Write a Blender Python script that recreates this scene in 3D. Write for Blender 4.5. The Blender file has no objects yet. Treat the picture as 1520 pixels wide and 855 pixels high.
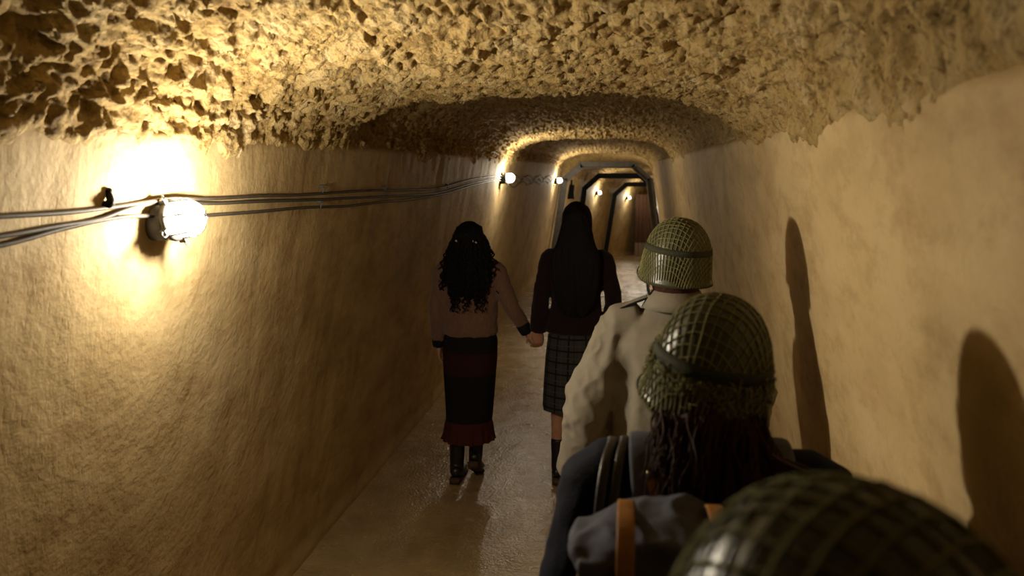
import bpy, bmesh, math, random
import numpy as np
from mathutils import Vector, Matrix, Euler

random.seed(7)
rng = np.random.default_rng(11)
S = bpy.context.scene
COL = S.collection

# ------------------------------------------------------------------ camera
FPX = 1182.0
PITCH = math.atan(.1502)
YAW = math.atan(.1438 * math.cos(PITCH))
CAM = np.array([0.0, 0.0, 1.95])
cam = bpy.data.cameras.new('camera')
cam_o = bpy.data.objects.new('camera', cam)
COL.objects.link(cam_o)
cam_o.location = CAM
cam_o.rotation_euler = (math.pi / 2 - PITCH, 0, YAW)
cam.sensor_width = 36.0
cam.lens = FPX / 1520 * 36
cam.clip_start = .02
cam.dof.use_dof = True
cam.dof.focus_distance = 3.4
cam.dof.aperture_fstop = 3.2
S.camera = cam_o

# ------------------------------------------------------------------ world, exposure
w = bpy.data.worlds.new('world')
S.world = w
w.use_nodes = True
w.node_tree.nodes['Background'].inputs[0].default_value = (.10, .085, .075, 1)
w.node_tree.nodes['Background'].inputs[1].default_value = .05
S.view_settings.view_transform = 'Standard'
S.view_settings.look = 'None'
S.view_settings.gamma = 1
S.view_settings.use_curve_mapping = False
S.view_settings.exposure = 1.0
LAMP_W = 18.5        # bare bulb share
LAMP_A = 6.2       # share of an added disk light facing outward, tames the wall hot spot
LAMP_COL = (1.0, .885, .69)

# pixel helpers: a pixel gives a direction, the wall or floor gives the distance
_F = np.array([-math.sin(YAW) * math.cos(PITCH), math.cos(YAW) * math.cos(PITCH), -math.sin(PITCH)])
_R = np.array([math.cos(YAW), math.sin(YAW), 0])
_U = np.cross(_R, _F)
XL, XR, BAT, ZS = 1.25, .50, .165, 1.97     # wall offset at the springing, batter, springing height


def ray(x, y):
    return _F + _R * (x - 760) / FPX - _U * (y - 427.5) / FPX


def on_left(x, y):
    r = ray(x, y)
    t = -(XL + BAT * .02) / (r[0] - BAT * r[2])
    return CAM + r * t


def at_depth(x, y, Y):
    r = ray(x, y)
    return CAM + r * (Y / r[1])


# ------------------------------------------------------------------ noise
def _hash(ix, iy, iz, seed):
    n = (ix * 374761393 + iy * 668265263 + iz * 2147483647 + seed * 974711) & 0xffffffff
    n = ((n ^ (n >> 13)) * 1274126177) & 0xffffffff
    n = ((n ^ (n >> 16)) * 2246822519) & 0xffffffff
    return ((n ^ (n >> 15)) & 0xffffff) / float(0xffffff)


def vnoise(p, seed=0):
    i = np.floor(p).astype(np.int64)
    f = p - i
    u = f * f * f * (f * (f * 6 - 15) + 10)
    out = 0
    for dx in (0, 1):
        wx = u[:, 0] if dx else 1 - u[:, 0]
        for dy in (0, 1):
            wy = u[:, 1] if dy else 1 - u[:, 1]
            for dz in (0, 1):
                wz = u[:, 2] if dz else 1 - u[:, 2]
                out = out + wx * wy * wz * _hash(i[:, 0] + dx, i[:, 1] + dy, i[:, 2] + dz, seed)
    return out * 2 - 1


def fbm(p, oct=4, seed=0, gain=.5):
    a, s, o = 1.0, 0.0, 0
    for k in range(oct):
        o = o + a * vnoise(p * (2.03 ** k) + k * 7.3, seed + k)
        s += a
        a *= gain
    return o / s


def ridged(p, oct=3, seed=0):
    a, s, o = 1.0, 0.0, 0
    for k in range(oct):
        o = o + a * (1 - np.abs(vnoise(p * (2.1 ** k) + k * 3.1, seed + k)) * 2)
        s += a
        a *= .55
    return o / s


def worley(p, seed=0):
    i = np.floor(p).astype(np.int64)
    f = p - i
    best = np.full(len(p), 9.0)
    for dx in (-1, 0, 1):
        for dy in (-1, 0, 1):
            for dz in (-1, 0, 1):
                jx, jy, jz = i[:, 0] + dx, i[:, 1] + dy, i[:, 2] + dz
                ox = dx + _hash(jx, jy, jz, seed) - f[:, 0]
                oy = dy + _hash(jx, jy, jz, seed + 1) - f[:, 1]
                oz = dz + _hash(jx, jy, jz, seed + 2) - f[:, 2]
                best = np.minimum(best, ox * ox + oy * oy + oz * oz)
    return np.sqrt(best)


def sstep(a, b, x):
    t = np.clip((x - a) / (b - a), 0, 1)
    return t * t * (3 - 2 * t)


# ------------------------------------------------------------------ materials
def new_mat(name):
    m = bpy.data.materials.new(name)
    m.use_nodes = True
    nt = m.node_tree
    return m, nt, nt.nodes['Principled BSDF']


def N(nt, kind, **kw):
    n = nt.nodes.new(kind)
    for k, v in kw.items():
        if k in n.inputs:
            n.inputs[k].default_value = v
        else:
            setattr(n, k, v)
    return n


def coords(nt, scale=(1, 1, 1)):
    tc = nt.nodes.new('ShaderNodeTexCoord')
    mp = nt.nodes.new('ShaderNodeMapping')
    mp.inputs['Scale'].default_value = scale
    nt.links.new(tc.outputs['Object'], mp.inputs['Vector'])
    return mp.outputs['Vector']


def ramp(nt, fac, stops, interp='LINEAR'):
    r = nt.nodes.new('ShaderNodeValToRGB')
    r.color_ramp.interpolation = interp
    el = r.color_ramp.elements
    while len(el) < len(stops):
        el.new(.5)
    for e, (p, c) in zip(el, stops):
        e.position = p
        e.color = (*c, 1) if len(c) == 3 else c
    nt.links.new(fac, r.inputs['Fac'])
    return r.outputs['Color']


def noise(nt, vec, scale, detail=4, rough=.55):
    n = N(nt, 'ShaderNodeTexNoise', Scale=scale, Detail=detail, Roughness=rough)
    nt.links.new(vec, n.inputs['Vector'])
    return n.outputs['Fac']


def bump(nt, bs, heights):
    prev = None
    for h, st, dist in heights:
        b = N(nt, 'ShaderNodeBump', Strength=st, Distance=dist)
        nt.links.new(h, b.inputs['Height'])
        if prev:
            nt.links.new(prev, b.inputs['Normal'])
        prev = b.outputs['Normal']
    nt.links.new(prev, bs.inputs['Normal'])


def simple(name, col, rough=.7, col2=None, scale=40, bumpd=.0, bscale=200, metal=0, stretch=(1, 1, 1), sheen=0):
    m, nt, bs = new_mat(name)
    v = coords(nt, stretch)
    c2 = col2 or tuple(c * .7 for c in col)
    nt.links.new(ramp(nt, noise(nt, v, scale, 5), [(.3, c2), (.7, col)]), bs.inputs['Base Color'])
    bs.inputs['Roughness'].default_value = rough
    bs.inputs['Metallic'].default_value = metal
    if rough >= .55:
        bs.inputs['Specular IOR Level'].default_value = .15
    if sheen:
        bs.inputs['Sheen Weight'].default_value = sheen
    if bumpd:
        bump(nt, bs, [(noise(nt, v, bscale, 3), .8, bumpd)])
    return m


def plaster(name, tone=1.0):
    m, nt, bs = new_mat(name)
    v = coords(nt)
    vs = coords(nt, (1, 1.6, .35))
    vl = coords(nt, (1, .5, 1))
    big = ramp(nt, noise(nt, vl, 2.6, 6, .62), [(.30, (.36 * tone, .255 * tone, .115 * tone)),
                                              (.55, (.50 * tone, .375 * tone, .19 * tone)),
                                              (.75, (.56 * tone, .44 * tone, .25 * tone))])
    stain = ramp(nt, noise(nt, vl, 8, 7, .72), [(.34, (.62, .52, .38)), (.52, (1, 1, 1))])
    mx = N(nt, 'ShaderNodeMix', data_type='RGBA', blend_type='MULTIPLY')
    mx.inputs[0].default_value = .55
    nt.links.new(big, mx.inputs[6])
    nt.links.new(stain, mx.inputs[7])
    nt.links.new(mx.outputs[2], bs.inputs['Base Color'])
    bs.inputs['Roughness'].default_value = .78
    bs.inputs['Specular IOR Level'].default_value = .3
    pit = N(nt, 'ShaderNodeTexNoise', Scale=70, Detail=3, Roughness=.5)
    nt.links.new(vs, pit.inputs['Vector'])
    pr = ramp(nt, pit.outputs['Fac'], [(.30, (0, 0, 0)), (.40, (1, 1, 1))])
    bump(nt, bs, [(noise(nt, v, 5, 5, .55), .6, .012), (noise(nt, v, 40, 5, .55), .55, .0035),
                  (noise(nt, v, 220, 2), .3, .001), (pr, .25, .002)])
    return m


def rock(name):
    m, nt, bs = new_mat(name)
    v = coords(nt)
    big = ramp(nt, noise(nt, v, 7, 8, .68), [(.28, (.30, .19, .07)), (.46, (.50, .345, .13)),
                                           (.60, (.58, .43, .20)), (.75, (.70, .57, .34))])
    dk = ramp(nt, noise(nt, v, 26, 6, .7), [(.36, (.36, .27, .17)), (.48, (1, 1, 1))])
    mx = N(nt, 'ShaderNodeMix', data_type='RGBA', blend_type='MULTIPLY')
    mx.inputs[0].default_value = .8
    nt.links.new(big, mx.inputs[6])
    nt.links.new(dk, mx.inputs[7])
    nt.links.new(mx.outputs[2], bs.inputs['Base Color'])
    bs.inputs['Roughness'].default_value = .85
    bs.inputs['Specular IOR Level'].default_value = .25
    vo = N(nt, 'ShaderNodeTexVoronoi', Scale=85)
    nt.links.new(v, vo.inputs['Vector'])
    bump(nt, bs, [(noise(nt, v, 38, 8, .7), 1.0, .022), (vo.outputs['Distance'], .6, .006)])
    return m


def wet_floor(name):
    m, nt, bs = new_mat(name)
    v = coords(nt)
    c = ramp(nt, noise(nt, v, 3.2, 7, .62), [(.3, (.27, .185, .085)), (.7, (.42, .305, .155))])
    nt.links.new(c, bs.inputs['Base Color'])
    r = ramp(nt, noise(nt, v, 5, 5, .6), [(.35, (.14,) * 3), (.65, (.30,) * 3)])
    nt.links.new(r, bs.inputs['Roughness'])
    bump(nt, bs, [(noise(nt, v, 8, 5, .6), .5, .02), (noise(nt, v, 60, 3, .55), .7, .007)])
    return m


M = {}
M['plaster'] = plaster('plaster_wall')
M['rock'] = rock('tuff_rock')
M['floor'] = wet_floor('damp_concrete')
M['skin'] = simple('skin', (.50, .27, .17), .55, (.44, .22, .14), 30, .0006, 300)
M['hair_black'] = simple('black_hair', (.009, .007, .006), .62, (.006, .005, .005), 30, .004, 60, stretch=(8, 8, .6))
M['hair_brown'] = simple('brown_hair', (.06, .02, .010), .6, (.022, .009, .006), 40, .003, 70, stretch=(8, 8, .6))
M['sweater'] = simple('brown_pink_knit', (.21, .115, .08), .9, (.155, .085, .06), 60, .003, 160, stretch=(1.5, 1.5, .6), sheen=.2)
M['cardigan'] = simple('dark_maroon_knit', (.019, .0075, .008), .9, (.013, .006, .0065), 60, .003, 160, sheen=.1)
M['black_cloth'] = simple('black_cloth', (.012, .011, .012), .85, None, 60, .002, 200)
M['navy'] = simple('navy_coat', (.008, .009, .020), .9, (.005, .006, .012), 50, .002, 220)
M['khaki'] = simple('khaki_twill', (.205, .182, .142), .88, (.165, .146, .112), 14, .0015, 380)
M['trouser'] = simple('olive_trousers', (.12, .10, .065), .85, None, 20, .0015, 300)
M['leather_black'] = simple('black_leather', (.014, .011, .010), .38, None, 40, .001, 160)
M['leather_tan'] = simple('tan_leather', (.30, .14, .035), .55, (.20, .085, .02), 30, .0008, 160)
M['sole'] = simple('boot_sole', (.10, .055, .03), .7)
M['canvas'] = simple('grey_blue_canvas', (.085, .088, .115), .85, (.06, .062, .082), 30, .0012, 420)
M['helmet'] = simple('olive_helmet_paint', (.075, .075, .045), .33, (.05, .05, .03), 25, .0006, 300)
M['net'] = simple('olive_net_cord', (.21, .20, .085), .85, (.15, .145, .06), 60)
M['band'] = simple('olive_web_band', (.045, .047, .028), .8, None, 60, .001, 300)
M['liner'] = simple('helmet_liner', (.10, .085, .05), .8)
M['cable'] = simple('grey_cable', (.09, .073, .055), .55, (.06, .05, .04), 20)
M['lampmetal'] = simple('lamp_cast_metal', (.10, .10, .105), .55, None, 30, .0006, 200, metal=.3)
M['cagemetal'] = simple('lamp_cage_metal', (.05, .047, .042), .5, None, 30, metal=.3)
M['steel_grey'] = simple('grey_steel', (.15, .14, .125), .6, (.10, .09, .08), 12, .001, 120, metal=.2)
M['steel_black'] = simple('black_steel', (.012, .011, .010), .6, None, 12, .001, 120, metal=.2)
M['wood_dark'] = simple('brown_boards', (.075, .035, .018), .7, (.045, .02, .012), 10, .002, 60, stretch=(6, 6, .4))
M['wood_pale'] = simple('pale_boards', (.26, .20, .13), .75, None, 10, .002, 60, stretch=(6, 6, .4))
M['rivet'] = simple('brass_rivet', (.30, .22, .12), .35, None, 30, metal=.9)
M['clip'] = simple('pearl_clip', (.75, .72, .68), .2)
M['sclera'] = simple('eye_white', (.7, .66, .6), .3)


def stripes_mat():
    m, nt, bs = new_mat('striped_knit')
    tc = nt.nodes.new('ShaderNodeTexCoord')
    sp = nt.nodes.new('ShaderNodeSeparateXYZ')
    nt.links.new(tc.outputs['Object'], sp.inputs[0])
    blk, mar, red = (.012, .010, .010), (.032, .010, .009), (.062, .016, .011)
    c = ramp(nt, sp.outputs['Z'], [(0, red), (.385, blk), (.685, mar), (.825, blk)], 'CONSTANT')
    nt.links.new(c, bs.inputs['Base Color'])
    bs.inputs['Roughness'].default_value = .9
    bs.inputs['Specular IOR Level'].default_value = .12
    v = coords(nt)
    bump(nt, bs, [(noise(nt, v, 170, 2), .7, .003)])
    return m


def plaid_mat():
    m, nt, bs = new_mat('grey_plaid_wool')
    uv = nt.nodes.new('ShaderNodeUVMap')
    uv.uv_map = 'UVMap'
    sp = nt.nodes.new('ShaderNodeSeparateXYZ')
    nt.links.new(uv.outputs[0], sp.inputs[0])

    def line(out, period, off, width):
        a = N(nt, 'ShaderNodeMath', operation='MULTIPLY_ADD')
        a.inputs[1].default_value = 1 / period
        a.inputs[2].default_value = off
        nt.links.new(out, a.inputs[0])
        b = N(nt, 'ShaderNodeMath', operation='FRACT')
        nt.links.new(a.outputs[0], b.inputs[0])
        c = N(nt, 'ShaderNodeMath', operation='LESS_THAN')
        c.inputs[1].default_value = width
        nt.links.new(b.outputs[0], c.inputs[0])
        return c.outputs[0]

    def mixc(fac, a, bcol):
        x = N(nt, 'ShaderNodeMix', data_type='RGBA')
        nt.links.new(fac, x.inputs[0])
        if isinstance(a, tuple):
            x.inputs[6].default_value = (*a, 1)
        else:
            nt.links.new(a, x.inputs[6])
        x.inputs[7].default_value = (*bcol, 1)
        return x.outputs[2]
    c = (.044, .042, .039)
    for axis in ('X', 'Y'):
        c = mixc(line(sp.outputs[axis], .072, .1, .14), c, (.012, .011, .011))
        c = mixc(line(sp.outputs[axis], .072, .62, .06), c, (.07, .06, .046))
    nt.links.new(c, bs.inputs['Base Color'])
    bs.inputs['Roughness'].default_value = .9
    bs.inputs['Specular IOR Level'].default_value = .12
    return m


M['stripes'] = stripes_mat()
M['plaid'] = plaid_mat()


def glow_mat():
    m, nt, bs = new_mat('lit_glass')
    nt.nodes.remove(bs)
    out = nt.nodes['Material Output']
    tr = nt.nodes.new('ShaderNodeBsdfTransparent')
    em = N(nt, 'ShaderNodeEmission', Strength=1.6)
    em.inputs['Color'].default_value = (1, .93, .80, 1)
    ad = nt.nodes.new('ShaderNodeAddShader')
    nt.links.new(tr.outputs[0], ad.inputs[0])
    nt.links.new(em.outputs[0], ad.inputs[1])
    nt.links.new(ad.outputs[0], out.inputs['Surface'])
    return m


M['glow'] = glow_mat()


# ------------------------------------------------------------------ mesh helpers
def mesh_np(name, verts, faces, smooth=True):
    me = bpy.data.meshes.new(name)
    verts = np.asarray(verts, dtype=np.float32)
    if isinstance(faces, np.ndarray):
        nf, k = faces.shape
        me.vertices.add(len(verts))
        me.vertices.foreach_set('co', verts.ravel())
        me.loops.add(nf * k)
        me.loops.foreach_set('vertex_index', faces.ravel().astype(np.int32))
        me.polygons.add(nf)
        me.polygons.foreach_set('loop_start', np.arange(0, nf * k, k, dtype=np.int32))
        me.update(calc_edges=True)
    else:
        me.from_pydata(verts.tolist(), [], faces)
        me.update()
    me.polygons.foreach_set('use_smooth', np.full(len(me.polygons), smooth))
    me.validate()
    return me


def link(name, me, mat, parent=None, kind=None):
    o = bpy.data.objects.new(name, me)
    COL.objects.link(o)
    if mat is not None:
        me.materials.append(mat)
    if parent:
        o.parent = parent
    if kind:
        o['kind'] = kind
    return o


def empty(name, loc, rz=0, label=None, cat=None, group=None):
    o = bpy.data.objects.new(name, None)
    COL.objects.link(o)
    o.location = loc
    o.rotation_euler = (0, 0, rz)
    o.empty_display_size = .1
    tag(o, label, cat, group)
    return o


def tag(o, label=None, cat=None, group=None):
    if label:
        o['label'] = label
    if cat:
        o['category'] = cat
    if group:
        o['group'] = group
    return o


class MB:
    """collects closed shells for one mesh"""

    def __init__(self):
        self.v, self.f, self.uv = [], [], []

    def add(self, verts, faces):
        o = len(self.v)
        self.v += [tuple(map(float, q)) for q in verts]
        self.f += [tuple(i + o for i in q) for q in faces]
        return self

    def tube(self, pts, ra, rb=None, ref=(1, 0, 0), n=12, exp=2.0, cap=True, closed=False, res=0, rnd=.0):
        pts = [np.array(p, float) for p in pts]
        k = len(pts)
        ra = list(ra) if hasattr(ra, '__len__') else [ra] * k
        rb = list(rb) if hasattr(rb, '__len__') else ([rb] * k if rb is not None else list(ra))
        if res:
            pts, ra, rb = spline(pts, ra, rb, res, closed)
            k = len(pts)
        if rnd and not closed:      # rounded ends
            t0 = pts[0] - pts[1]
            t0 /= np.linalg.norm(t0) + 1e-9
            t1 = pts[-1] - pts[-2]
            t1 /= np.linalg.norm(t1) + 1e-9
            a0, b0, a1, b1 = ra[0], rb[0], ra[-1], rb[-1]
            m0, m1 = min(a0, b0) * rnd, min(a1, b1) * rnd
            pts = [pts[0] + t0 * m0, pts[0] + t0 * m0 * .85, pts[0] + t0 * m0 * .5] + pts + \
                  [pts[-1] + t1 * m1 * .5, pts[-1] + t1 * m1 * .85, pts[-1] + t1 * m1]
            ra = [a0 * .15, a0 * .52, a0 * .86] + ra + [a1 * .86, a1 * .52, a1 * .15]
            rb = [b0 * .15, b0 * .52, b0 * .86] + rb + [b1 * .86, b1 * .52, b1 * .15]
            k = len(pts)
        ref = np.array(ref, float)
        verts = []
        pa = None
        for i in range(k):
            if closed:
                t = pts[(i + 1) % k] - pts[i - 1]
            else:
                t = pts[min(i + 1, k - 1)] - pts[max(i - 1, 0)]
            t = t / (np.linalg.norm(t) + 1e-9)
            base = ref if pa is None or abs(ref @ t) < .9 else pa
            a = base - t * (base @ t)
            if np.linalg.norm(a) < 1e-4:
                a = np.cross(t, (0.3, .5, .8))
            a /= np.linalg.norm(a)
            pa = a
            b = np.cross(t, a)
            for j in range(n):
                th = 2 * math.pi * j / n
                c, s = math.cos(th), math.sin(th)
                if exp != 2.0:
                    c = math.copysign(abs(c) ** (2 / exp), c)
                    s = math.copysign(abs(s) ** (2 / exp), s)
                verts.append(pts[i] + a * c * ra[i] + b * s * rb[i])
        faces = []
        for i in range(k if closed else k - 1):
            i2 = (i + 1) % k
            for j in range(n):
                j2 = (j + 1) % n
                faces.append((i * n + j, i * n + j2, i2 * n + j2, i2 * n + j))
        if cap and not closed:
            faces.append(tuple(range(n - 1, -1, -1)))
            faces.append(tuple((k - 1) * n + j for j in range(n)))
        return self.add(verts, faces)

    def box(self, c, size, rot=None):
        sx, sy, sz = (q / 2 for q in size)
        vs = [np.array((x, y, z)) for x in (-sx, sx) for y in (-sy, sy) for z in (-sz, sz)]
        if rot is not None:
            R = np.array(Euler(rot).to_matrix())
            vs = [R @ q for q in vs]
        c = np.array(c, float)
        return self.add([c + q for q in vs], [(0, 1, 3, 2), (4, 6, 7, 5), (0, 4, 5, 1), (2, 3, 7, 6), (0, 2, 6, 4), (1, 5, 7, 3)])

    def ball(self, c, r, nu=14, nv=9):
        r = (r, r, r) if not hasattr(r, '__len__') else r
        pts = [(c[0], c[1], c[2] + r[2] * math.sin(-math.pi / 2 + math.pi * i / nv)) for i in range(nv + 1)]
        cr = [max(.03, math.cos(-math.pi / 2 + math.pi * i / nv)) for i in range(nv + 1)]
        return self.tube(pts, [r[0] * q for q in cr], [r[1] * q for q in cr], (1, 0, 0), nu)

    def lathe(self, prof, n=24, sx=1, sy=1):
        """profile (r, z) open, around z"""
        verts, faces = [], []
        for r, z in prof:
            for j in range(n):
                th = 2 * math.pi * j / n
                verts.append((r * sx * math.cos(th), r * sy * math.sin(th), z))
        k = len(prof)
        for i in range(k - 1):
            for j in range(n):
                j2 = (j + 1) % n
                faces.append((i * n + j, i * n + j2, (i + 1) * n + j2, (i + 1) * n + j))
        if prof[0][0] < .02 or True:
            faces.append(tuple(range(n - 1, -1, -1)))
            faces.append(tuple((k - 1) * n + j for j in range(n)))
        return self.add(verts, faces)

    def build(self, name, mat, parent=None, smooth=True, bevel=0):
        me = mesh_np(name, self.v, self.f, smooth)
        fix_normals(me)
        o = link(name, me, mat, parent)
        if bevel:
            b = o.modifiers.new('bevel', 'BEVEL')
            b.width = bevel
            b.segments = 2
            b.limit_method = 'ANGLE'
        return o

    def skin(self, name, mat, parent, voxel=.007, smooth=4, disp=None):
        """union of all shells as one continuous surface"""
        me = mesh_np(name + '_src', self.v, self.f)
        fix_normals(me)
        o = bpy.data.objects.new('tmp', me)
        COL.objects.link(o)
        r = o.modifiers.new('r', 'REMESH')
        r.mode = 'VOXEL'
        r.voxel_size = voxel
        if smooth:
            s = o.modifiers.new('s', 'SMOOTH')
            s.factor = .5
            s.iterations = smooth
        dg = bpy.context.evaluated_depsgraph_get()
        out = bpy.data.meshes.new_from_object(o.evaluated_get(dg))
        bpy.data.objects.remove(o)
        bpy.data.meshes.remove(me)
        out.name = name
        if disp:
            n = len(out.vertices)
            co = np.empty(n * 3, np.float32)
            out.vertices.foreach_get('co', co)
            no = np.empty(n * 3, np.float32)
            out.vertex_normals.foreach_get('vector', no)
            co = co.reshape(-1, 3).astype(float)
            no = no.reshape(-1, 3).astype(float)
            co = co + no * disp(co)[:, None]
            out.vertices.foreach_set('co', co.astype(np.float32).ravel())
            out.update()
        out.polygons.foreach_set('use_smooth', np.full(len(out.polygons), True))
        out.materials.clear()
        return link(name, out, mat, parent)


def fix_normals(me):
    bm = bmesh.new()
    bm.from_mesh(me)
    bmesh.ops.recalc_face_normals(bm, faces=bm.faces)
    bm.to_mesh(me)
    bm.free()


def spline(pts, ra, rb, res, closed=False):
    """Catmull-Rom resampling of points and radii"""
    A = np.array([list(p) + [a, b] for p, a, b in zip(pts, ra, rb)], float)
    k = len(A)
    out = []
    for i in range(k if closed else k - 1):
        if closed:
            p0, p1, p2, p3 = A[i - 1], A[i], A[(i + 1) % k], A[(i + 2) % k]
        else:
            p1, p2 = A[i], A[i + 1]
            p0 = A[i - 1] if i else 2 * p1 - p2
            p3 = A[i + 2] if i + 2 < k else 2 * p2 - p1
        for j in range(res):
            t = j / res
            out.append(.5 * (2 * p1 + (p2 - p0) * t + (2 * p0 - 5 * p1 + 4 * p2 - p3) * t * t + (3 * p1 - p0 - 3 * p2 + p3) * t ** 3))
    if not closed:
        out.append(A[-1])
    out = np.array(out)
    return [q for q in out[:, :3]], [max(1e-4, q) for q in out[:, 3]], [max(1e-4, q) for q in out[:, 4]]


# ------------------------------------------------------------------ the tunnel
def shift(d):
    return .014 * np.maximum(0, np.asarray(d, float) - 15) ** 2


def fdrop(d):
    return -.07 * np.maximum(0, np.asarray(d, float) - 14)


EDGES = (3.40, 8.9, 14.9)      # low lips of the roof


def crown(d):
    """roof height above the floor: each stretch dips to a lip, then jumps up again"""
    d = np.asarray(d, float)
    z = 2.52 - .24 * sstep(.8, 3.38, d)
    z = np.where(d > EDGES[0], 2.28 + .17 * sstep(3.40, 3.75, d) - .14 * sstep(5.6, 8.85, d), z)
    z = np.where(d > EDGES[1], 2.31 + .13 * sstep(8.9, 9.4, d) - .12 * sstep(11.5, 14.85, d), z)
    z = np.where(d > EDGES[2], 2.32 + .13 * sstep(14.9, 15.4, d), z)
    return z


def widen(d):
    d = np.asarray(d, float)
    return .07 * (sstep(3.40, 3.7, d) - sstep(5.0, 8.5, d)) + .09 * (sstep(8.9, 9.3, d) - sstep(11., 14.8, d))


def stations(parts):
    out = []
    for a, b, s in parts:
        out += list(np.arange(a, b - 1e-6, s))
    return np.array(out + [parts[-1][1]])


def grid_faces(nr, nc):
    i = np.arange(nr * nc).reshape(nr, nc)
    return np.stack([i[:-1, :-1], i[:-1, 1:], i[1:, 1:], i[1:, :-1]], -1).reshape(-1, 4)


def wall_disp(P, seed):
    """plaster undulation along the wall normal"""
    q = P * np.array([1, 1, .6])
    return .010 * fbm(q * 1.3, 3, seed) + .005 * fbm(P * np.array([1, 2.2, .9]) * 4, 3, seed + 9)


END = 27.2


def make_wall(name, sgn):
    ds = stations([(-3, .8, .08), (.8, 4.6, .018), (4.6, 10, .04), (10, END, .09)])
    zs = np.linspace(-.03, 2.18, 130)
    D, Z = np.meshgrid(ds, zs, indexing='ij')
    D, Z = D.ravel(), Z.ravel()
    base = (XL if sgn < 0 else XR) + BAT * (ZS - Z)
    # slight round-out at the foot, slight lean-in above the springing
    base = base - .015 * sstep(.12, 0, Z) + .16 * sstep(2.03 if sgn < 0 else 2.06, 2.16, Z)
    P = np.stack([sgn * base + shift(D), D, Z], 1)
    dis = wall_disp(P, 3 if sgn < 0 else 17)
    P[:, 0] -= sgn * dis
    P[:, 2] += fdrop(D)
    f = grid_faces(len(ds), len(zs))
    if sgn < 0:
        f = f[:, ::-1]
    return link(name, mesh_np(name, P, f), M['plaster'], None, 'structure')


def left_x(y, z):
    """actual inner face of the left wall"""
    b = -(XL + BAT * (ZS - z)) + float(shift(y))
    return b + float(wall_disp(np.array([[b, y, z]]), 3)[0])


def right_x(y, z):
    b = (XR + BAT * (ZS - z)) + float(shift(y))
    return b - float(wall_disp(np.array([[b, y, z]]), 17)[0])


make_wall('wall_left', -1)
make_wall('wall_right', 1)


def make_ceiling():
    ds = stations([(-3, .9, .06), (.9, 3.34, .0078), (3.34, 3.8, .0078), (3.8, 6, .02), (6, 10, .028), (10, END, .07)])
    # reference profile resampled to even steps
    a0, H0, n = (XL + XR) / 2, .42, 2.75
    th = np.linspace(0, math.pi, 900)
    px = -np.sign(np.cos(th)) * np.abs(np.cos(th)) ** (2 / n)
    pz = np.abs(np.sin(th)) ** (2 / n)
    L = np.concatenate([[0], np.cumsum(np.hypot(np.diff(px * a0), np.diff(pz * H0)))])
    nt = 330
    s = np.linspace(0, L[-1], nt)
    ux, uz = np.interp(s, L, px), np.interp(s, L, pz)
    low = np.linspace(-.22, -.008, 26)
    ux = np.concatenate([-np.ones(26), ux, np.ones(26)])
    uz = np.concatenate([low, uz, low[::-1]])
    ex = np.concatenate([low, np.zeros(nt), low[::-1]])
    T = np.arange(len(ux))
    D, Ti = np.meshgrid(ds, T, indexing='ij')
    D, Ti = D.ravel(), Ti.ravel()
    X0, Z0, E0 = ux[Ti], uz[Ti], ex[Ti]
    H = crown(D) - ZS
    upper = Z0 > 0
    cx = (XR - XL) / 2
    wd = widen(D) * sstep(0, .5, np.where(upper, Z0, 0))
    x = cx + X0 * (a0 + wd) + np.where(upper, 0, np.sign(X0) * BAT * (-E0))
    z = np.where(upper, ZS + Z0 * H, ZS + E0)
    # cross-section normal pointing into the tunnel
    nr, nc = len(ds), len(T)
    xg, zg = x.reshape(nr, nc), z.reshape(nr, nc)
    tx, tz = np.gradient(xg, axis=1), np.gradient(zg, axis=1)
    ln = np.hypot(tx, tz) + 1e-9
    nx, nz = (tz / ln).ravel(), (-tx / ln).ravel()
    P = np.stack([x, D, z], 1)
    # rough tuff relief, inwards positive
    q = P + .045 * np.stack([fbm(P * 9, 3, 91, .65), fbm(P * 9, 3, 92, .65), fbm(P * 9, 3, 93, .65)], 1)
    big = .024 * fbm(q * 3.0, 3, 21)
    sc = np.array([1, .75, 1])
    sca = ridged(q * sc * 12, 3, 31)
    med = .030 * (sca - .3) + .013 * ridged(q * np.array([1, .8, 1]) * 21, 2, 35)
    small = .012 * fbm(q * 34, 3, 41, .6)
    w1 = worley(q * np.array([1, .8, 1]) * 15, 51)
    pit1 = -.024 * sstep(.36, .12, w1) * sstep(-.15, .25, fbm(P * 2.2, 2, 61))
    w2 = worley(q * 34, 71)
    pit2 = -.013 * sstep(.42, .15, w2)
    relief = big + med + small + pit1 + pit2
    hgt = z - ZS + np.where(upper, 0, 0)
    # smoother skin on the right shoulder where plaster was smeared up
    smear = np.where(x > cx, .2 * sstep(.05, .45, x), 0)
    relief = relief * (1 - smear)
    # jagged lower border: below it the rock lies behind the plaster
    jag = np.where(x < cx, .04, .07) * fbm(P * np.array([0, 2.6, 0]) + 3, 3, 81) + .04 * fbm(P * 13, 3, 83)
    line = np.where(x < cx, .035, .065) + jag
    off = -.040 + .055 * sstep(line - .045, line + .04, hgt)
    dis = relief * sstep(line - .05, line + .12, hgt) + off
    P[:, 0] += nx * dis + shift(D)
    P[:, 2] += nz * dis + fdrop(D)
    f = grid_faces(nr, nc)
    return link('ceiling', mesh_np('ceiling', P, f), M['rock'], None, 'structure')


make_ceiling()


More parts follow.
